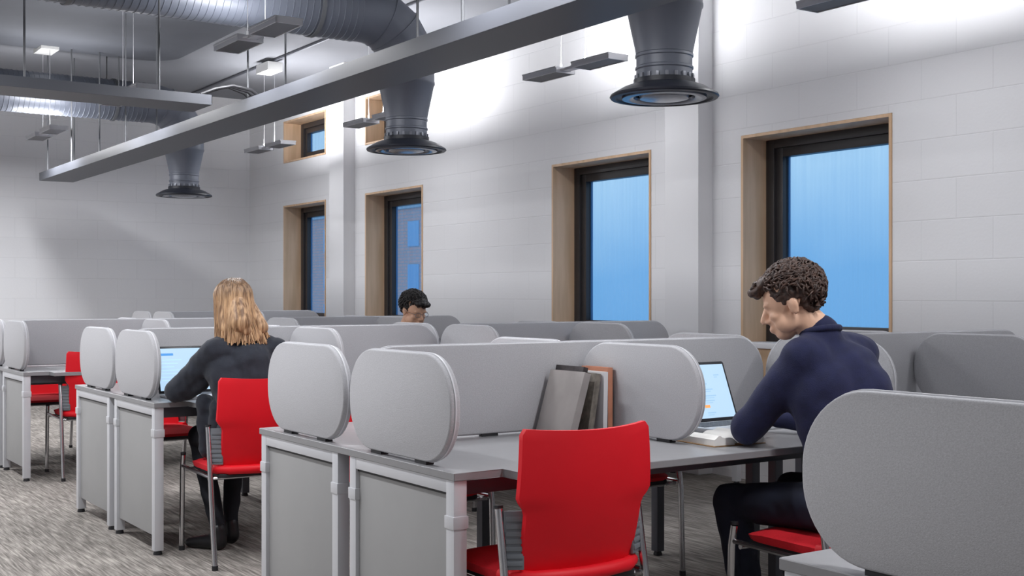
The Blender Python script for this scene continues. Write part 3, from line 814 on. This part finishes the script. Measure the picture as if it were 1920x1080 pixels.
sw = [('c', j['pelvis']+V((0, .0, .10)), j['chest'], .145, .15), ('c', j['chest'], j['neck']+V((0, 0, -.06)), .15, .080),
      ('c', j['shL'], j['shR'], .078, .078), ('c', (j['shL']+j['shR'])/2+V((.03, -.05, -.04)), j['chest']+V((.02, -.06, -.03)), .10, .125),
      ('s', (j['hipL']+j['hipR'])/2+V((0, -.01, .12)), (.175, .135, .11)),
      ('c', j['neck']+V((0, -.01, -.07)), j['neck']+V((-.002, -.004, -.004)), .078, .068),
      ('c', j['neck']+V((-.01, 0, -.05)), j['shL']+V((.02, 0, .01)), .062, .072), ('c', j['neck']+V((.01, 0, -.05)), j['shR']+V((-.02, 0, .01)), .062, .072),
      ('c', j['shL']+V((.06, -.02, -.10)), j['pelvis']+V((-.06, .02, .16)), .12, .12), ('c', j['shR']+V((-.06, -.03, -.10)), j['pelvis']+V((.06, .0, .16)), .115, .12)]
for s in 'LR':
    sw += [('c', j['sh'+s], j['el'+s], .072, .058), ('c', j['el'+s], j['wr'+s], .056, .038)]
so = blob('jumper', sw, M_NAVY, p1, vox=.008, it=34, disp=wrinkle(.007, 9, 3))
blob('collar', [('c', j['neck']+V((.062*math.cos(a), .060*math.sin(a)-.004, .004-.014*math.sin(a))), j['neck']+V((.062*math.cos(a+.35), .060*math.sin(a+.35)-.004, .004-.014*math.sin(a+.35))), .012, .012) for a in [k*.35 for k in range(18)]], M_NAVY, p1, vox=.005, it=2)
tr = [('s', (j['hipL']+j['hipR'])/2+V((0, 0, .0)), (.19, .135, .085)), ]
for s in 'LR': tr += [('c', j['hip'+s], j['kn'+s], .086, .066), ('c', j['kn'+s], j['an'+s]+V((0, 0, .04)), .066, .056)]
blob('trousers', tr, M_TROU, p1, vox=.009, it=4, disp=wrinkle(.007, 12, 9))
for s in 'LR':
    a = j['an'+s]
    blob('shoe', [('c', a+V((0, -.02, -.045)), a+V((0, .13, -.055)), .045, .036), ('s', a+V((0, -.02, -.02)), (.042, .05, .05))], M_SHOE, p1, vox=.008)
def eyes(p, P, s, m_iris=M_IRIS):
    for k in (-1, 1):
        b = MB(); t = bmesh.new(); bmesh.ops.create_uvsphere(t, u_segments=16, v_segments=10, radius=.0100*s); b.add(t, Matrix.Translation(P(k*.030, .068, -.010)))
        e = b.build('eye', M_EYE, p, ang=180)
        b = MB(); t = bmesh.new(); bmesh.ops.create_uvsphere(t, u_segments=12, v_segments=8, radius=.0055*s); b.add(t, Matrix.Translation(P(k*.030, .0735, -.012))); b.build('iris', m_iris, e, ang=180)
eyes(p1, P, 1)
def short_hair(p, P, B, m, seed, ntuft, fringe, scale=1., low=-.02, curl=1.):
    rs = random.Random(seed)
    pr = [('s', P(0, -.022, .040), (.081, .097, .084), B), ('s', P(0, -.055, -.005), (.070, .052, .060), B), ('s', P(0, .035, .078), (.066, .058, .034), B),
          ('s', P(.052, -.01, .02), (.028, .045, .035), B), ('s', P(-.052, -.01, .02), (.028, .045, .035), B)]
    if fringe: pr += [('s', P(0, .075, .075), (.055, .036, .028), B), ('s', P(-.02, .095, .068), (.035, .026, .022), B)]
    def dsp(c): return .017*noise.noise(c*24+V((seed, 0, 0))) + .007*noise.noise(c*70)
    h = blob('hair', pr, m, p, vox=.0045, it=2, disp=dsp)
    t = MB()
    for k in range(ntuft):
        # directions over the scalp
        while True:
            d = V((rs.gauss(0, 1), rs.gauss(0, 1), rs.gauss(0, 1))).normalized()
            q = V((d.x*.082, -.020+d.y*.099, .040+d.z*.086))
            if d.z < -.75: continue
            if d.y > .2 and d.z < (.45 if not fringe else .38): continue
            if d.y > -.35 and abs(d.x) > .4 and d.z < .05: continue
            if d.z < low-.45: continue
            break
        tg = V((rs.gauss(0, 1), rs.gauss(0, 1)-.3, rs.gauss(0, .6)-.3)); tg = (tg - d*tg.dot(d)).normalized(); sd = d.cross(tg)
        L = rs.uniform(.016, .042)*scale; pts = []; ra = []
        for i in range(6):
            u = i/5; a = u*2.6*curl
            lo = q + d*(.001+.009*math.sin(u*PI)) + tg*L*math.sin(a)*.8 + sd*L*.4*(1-math.cos(a))
            pts.append(P(*lo)); ra.append(.0044*(1-.8*u)*scale+.0006)
        t.tube(pts, ra, 5)
    t.build('hair_curls', m, h, ang=80)
    return h
short_hair(p1, P, B, M_HAIRB, 5, 1000, True, 1.15, curl=.62)

# --- person 2: long blonde hair, charcoal cardigan, back to the camera
JW = dict(head=(2.160, 5.60, 1.205), face=(.10, .97, -.22), up=(0, .2, 1), w=(.97,),
          neck=(2.185, 5.555, 1.085), chest=(2.20, 5.52, .92), pelvis=(2.22, 5.46, .58),
          shL=(2.035, 5.52, .990), shR=(2.355, 5.52, .985), elL=(1.915, 5.70, .79), elR=(2.50, 5.72, .79),
          wrL=(2.00, 5.90, .772), wrR=(2.36, 5.93, .772), hipL=(2.13, 5.47, .555), hipR=(2.31, 5.47, .555),
          knL=(2.10, 5.90, .545), knR=(2.30, 5.92, .545), anL=(2.13, 5.72, .10), anR=(2.24, 5.84, .10),
          handdir=dict(L=(.35, .9, -.03), R=(-.3, .9, -.03)))
p2, j, P, B = person((2.22, 5.50), JW, dict(skin=M_SKIN), 'person with long blonde hair and charcoal cardigan, seen from behind at a laptop')
sw = [('c', j['pelvis']+V((0, .02, .10)), j['chest'], .125, .13), ('c', j['chest'], j['neck']+V((0, 0, -.05)), .13, .068), ('c', j['shL'], j['shR'], .062, .062), ('c', j['neck']+V((0, -.005, -.04)), j['shL'], .055, .056), ('c', j['neck']+V((0, -.005, -.04)), j['shR'], .055, .056),
      ('c', j['shL']+V((.05, -.01, -.10)), j['pelvis']+V((-.05, .0, .12)), .09, .12), ('c', j['shR']+V((-.05, -.01, -.10)), j['pelvis']+V((.05, .0, .12)), .09, .12),
      ('s', (j['hipL']+j['hipR'])/2+V((0, 0, .06)), (.185, .135, .10))]
for s, q in (('L', -1), ('R', 1)):
    sw += [('c', j['sh'+s], j['el'+s], .056, .055), ('c', j['el'+s], j['wr'+s], .052, .036), ('c', (j['sh'+s]*.4+j['el'+s]*.6)+V((-q*.04, -.01, -.03)), j['el'+s]+V((-q*.05, -.01, -.0)), .05, .045)]
blob('cardigan', sw, M_CHAR, p2, vox=.008, it=5, disp=wrinkle(.008, 13, 21))
# loose front panel of the cardigan hanging by the seat
blob('cardigan_tail', [('c', (2.02-2.22, 5.60-5.50, .74), (2.03-2.22, 5.62-5.50, .50), .045, .030), ('c', (2.06-2.22, 5.52-5.50, .72), (2.05-2.22, 5.55-5.50, .50), .045, .030)], M_CHAR, p2, vox=.008, it=5, disp=wrinkle(.006, 18, 2))
tr = [('s', (j['hipL']+j['hipR'])/2, (.18, .13, .078))]
for s in 'LR': tr += [('c', j['hip'+s], j['kn'+s], .078, .058), ('c', j['kn'+s], j['an'+s]+V((0, 0, .0)), .056, .038)]
blob('trousers', tr, M_BLKTR, p2, vox=.009, it=4, disp=wrinkle(.005, 12, 19))
for s, dx in (('L', -.10), ('R', -.03)):
    a = j['an'+s]
    blob('shoe', [('c', a+V((0, -.01, -.055)), a+V((dx, .12, -.073)), .042, .024), ('c', a, a+V((0, -.01, -.06)), .04, .042)], M_SHOE, p2, vox=.007)
eyes(p2, P, .97)
rs = random.Random(11); hc = j['head']
cap = [('s', P(0, -.022, .040), (.084, .098, .082), B), ('c', P(0, -.07, .0), P(0, -.085, -.11), .060, .062),
       ('c', P(-.05, -.05, .0), P(-.060, -.06, -.13), .042, .036), ('c', P(.05, -.05, .0), P(.110, -.06, -.13), .042, .042), ('c', P(.0, -.075, -.1), P(.02, -.09, -.15), .055, .04)]
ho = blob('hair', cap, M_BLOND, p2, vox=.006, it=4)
t = MB()
for k in range(380):
    a = rs.uniform(-1, 1)*2.25          # 0 = back of head
    sx, cy = math.sin(a), -math.cos(a)
    pts = []; ra = []; lay = rs.uniform(0, .006)
    fl = rs.uniform(.8, 1.1); end = -.212 + rs.uniform(-.018, .022) + .020*abs(a)*.5
    n = 15
    x_, y_ = rs.gauss(0, .008), rs.gauss(.01, .012)
    for i in range(n):
        u = i/(n-1)
        if u < .42:
            th = u/.42*PI/2; rr = math.sin(th); z = .040 + .088*math.cos(th)
            x = sx*(.090+lay)*rr + x_*(1-rr); y = -.020 + cy*(.103+lay)*rr + y_*(1-rr)
        else:
            q = (u-.42)/.58; z = .040 + (end-.040)*q
            fr_ = .165 if sx > 0 else .100
            wx = (.090+lay) + (fr_ - .090)*q**1.6*fl; wy = (.103+lay) - .012*q
            x = sx*wx + .006*math.sin(k*1.7+q*5)*q; y = -.020 + cy*wy*(1 if cy < 0 else .6)
            y = min(y, .045)
        pts.append(P(x, y, z)); ra.append(.0036*(1-.2*u))
    t.tube(pts, ra, 5)
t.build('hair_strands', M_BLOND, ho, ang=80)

# --- person 3: far, glasses, facing the camera behind the screens
JF = dict(head=(4.165, 7.36, 1.155), face=(.12, -.93, -.34), up=(0, -.2, 1), w=(1.0,),
          neck=(4.16, 7.45, 1.03), chest=(4.17, 7.52, .87), pelvis=(4.19, 7.56, .57),
          shL=(4.34, 7.50, .95), shR=(4.00, 7.50, .95), elL=(4.43, 7.22, .79), elR=(3.92, 7.22, .79),
          wrL=(4.27, 7.05, .775), wrR=(4.05, 7.03, .775), hipL=(4.29, 7.53, .555), hipR=(4.09, 7.53, .555),
          knL=(4.31, 7.10, .545), knR=(4.07, 7.10, .545), anL=(4.30, 7.14, .09), anR=(4.08, 7.14, .09),
          handdir=dict(L=(-.4, -.9, -.03), R=(.4, -.9, -.03)))
p3, j, P, B = person((4.18, 7.5), JF, dict(skin=M_SKIN2), 'person with black curly hair and glasses, just the upper face above the far screens')
sw = [('c', j['pelvis']+V((0, 0, .1)), j['chest'], .13, .14), ('c', j['chest'], j['neck']+V((0, 0, -.06)), .14, .07), ('c', j['shL'], j['shR'], .07, .07)]
for s in 'LR': sw += [('c', j['sh'+s], j['el'+s], .062, .052), ('c', j['el'+s], j['wr'+s], .05, .034)]
blob('jumper', sw, M_CHAR, p3, vox=.010, it=4)
tr = [('s', (j['hipL']+j['hipR'])/2, (.18, .12, .078))]
for s in 'LR': tr += [('c', j['hip'+s], j['kn'+s], .080, .060), ('c', j['kn'+s], j['an'+s], .058, .045)]
blob('trousers', tr, M_TROU, p3, vox=.012, it=4)
for s in 'LR':
    a = j['an'+s]; blob('shoe', [('c', a+V((0, .02, -.045)), a+V((0, -.12, -.055)), .042, .034)], M_SHOE, p3, vox=.010)
eyes(p3, P, 1)
short_hair(p3, P, B, M_HAIRK, 8, 800, True, 1.05)
g = MB()
for k in (-1, 1):
    pts = [P(k*.031+.024*math.cos(a), .098-.25*abs(.024*math.cos(a)*k+.0)*0, -.006+.018*math.sin(a)) for a in [2*PI*i/20 for i in range(21)]]
    g.tube(pts, .0016, 6, cap=False)
    g.tube([P(k*.055, .097, .0), P(k*.074, .06, .0), P(k*.080, -.005, -.004)], .0015, 6)
g.tube([P(-.008, .099, -.002), P(0, .104, .001), P(.008, .099, -.002)], .0015, 6)
gl = g.build('glasses', M_GLASSF, p3)
for k in (-1, 1):
    MB().lathe([(.0005, 0), (.0225, 0), (.0225, .001), (.0005, .001)], 20, mtx=Matrix.Translation(P(k*.031, .098, -.006)) @ B.to_4x4() @ Matrix.Rotation(-PI/2, 4, 'X') @ Matrix.Diagonal((1, .78, 1, 1))).build('lens', M_LENS, gl)

# ------------------------------------------------------------------ outside: brick block seen through the far windows
def brickmat():
    m = bpy.data.materials.new('red_brick_facade'); m.use_nodes = True; N = m.node_tree.nodes; L = m.node_tree.links; b = N['Principled BSDF']
    tc = N.new('ShaderNodeTexCoord'); sp = N.new('ShaderNodeSeparateXYZ'); cb = N.new('ShaderNodeCombineXYZ'); L.new(tc.outputs['Object'], sp.inputs[0])
    L.new(sp.outputs[1], cb.inputs[0]); L.new(sp.outputs[2], cb.inputs[1]); br = N.new('ShaderNodeTexBrick'); L.new(cb.outputs[0], br.inputs[0])
    br.inputs['Scale'].default_value = 1; br.inputs['Brick Width'].default_value = .6; br.inputs['Row Height'].default_value = .22; br.inputs['Mortar Size'].default_value = .02
    br.inputs['Color1'].default_value = (.95, .47, .38, 1); br.inputs['Color2'].default_value = (.80, .44, .38, 1); br.inputs['Mortar'].default_value = (.5, .45, .47, 1)
    L.new(br.outputs[0], b.inputs['Base Color']); b.inputs['Roughness'].default_value = .9
    return m
bd = empty('brick_building', (40, 78, -6), label='pinkish brick building seen through the two far windows', cat='building')
MB().box(0, 9, -12, 9, 0, 13.2).build('facade', brickmat(), bd, smooth=False)
MB().box(-.15, 9.1, -12.1, 9.1, 13.2, 13.5).build('parapet', mat('pale_stone', (.55, .55, .58), .8), bd, smooth=False)
for y in (-7.3, -4.0, -.7, 2.6, 5.9):
    for z in (2.0, 4.9, 7.7, 10.6):
        f = MB().box(-.06, .02, y-.75, y+.75, z, z+1.7).build('building_window', mat('blue_office_glass', (.36, .52, .72), .15, metal=.4), bd, smooth=False)

# ------------------------------------------------------------------ sky
wd = bpy.data.worlds.new('dusk_sky'); sc.world = wd; wd.use_nodes = True
N = wd.node_tree.nodes; L = wd.node_tree.links; bg = N['Background']
tc = N.new('ShaderNodeTexCoord'); sp = N.new('ShaderNodeSeparateXYZ'); L.new(tc.outputs['Generated'], sp.inputs[0])
nz = N.new('ShaderNodeTexNoise'); nz.inputs['Scale'].default_value = 7; nz.inputs['Detail'].default_value = 3; L.new(tc.outputs['Generated'], nz.inputs['Vector'])
ma = N.new('ShaderNodeMath'); ma.operation = 'MULTIPLY_ADD'; ma.inputs[1].default_value = .10; L.new(nz.outputs['Fac'], ma.inputs[0]); L.new(sp.outputs[2], ma.inputs[2])
rp = N.new('ShaderNodeValToRGB'); e = rp.color_ramp.elements
e[0].position = .0; e[0].color = (.15, .40, .75, 1); e[1].position = 1; e[1].color = (.25, .48, .80, 1)
k = e.new(.155); k.color = (.40, .66, .92, 1); k = e.new(.07); k.color = (.18, .44, .79, 1)
L.new(ma.outputs[0], rp.inputs[0]); L.new(rp.outputs[0], bg.inputs['Color']); bg.inputs['Strength'].default_value = .71

# ------------------------------------------------------------------ view
vs = sc.view_settings
sc.display_settings.display_device = 'sRGB'
vs.view_transform = 'Standard'; vs.look = 'None'; vs.gamma = 1; vs.exposure = 0.5; vs.use_curve_mapping = False
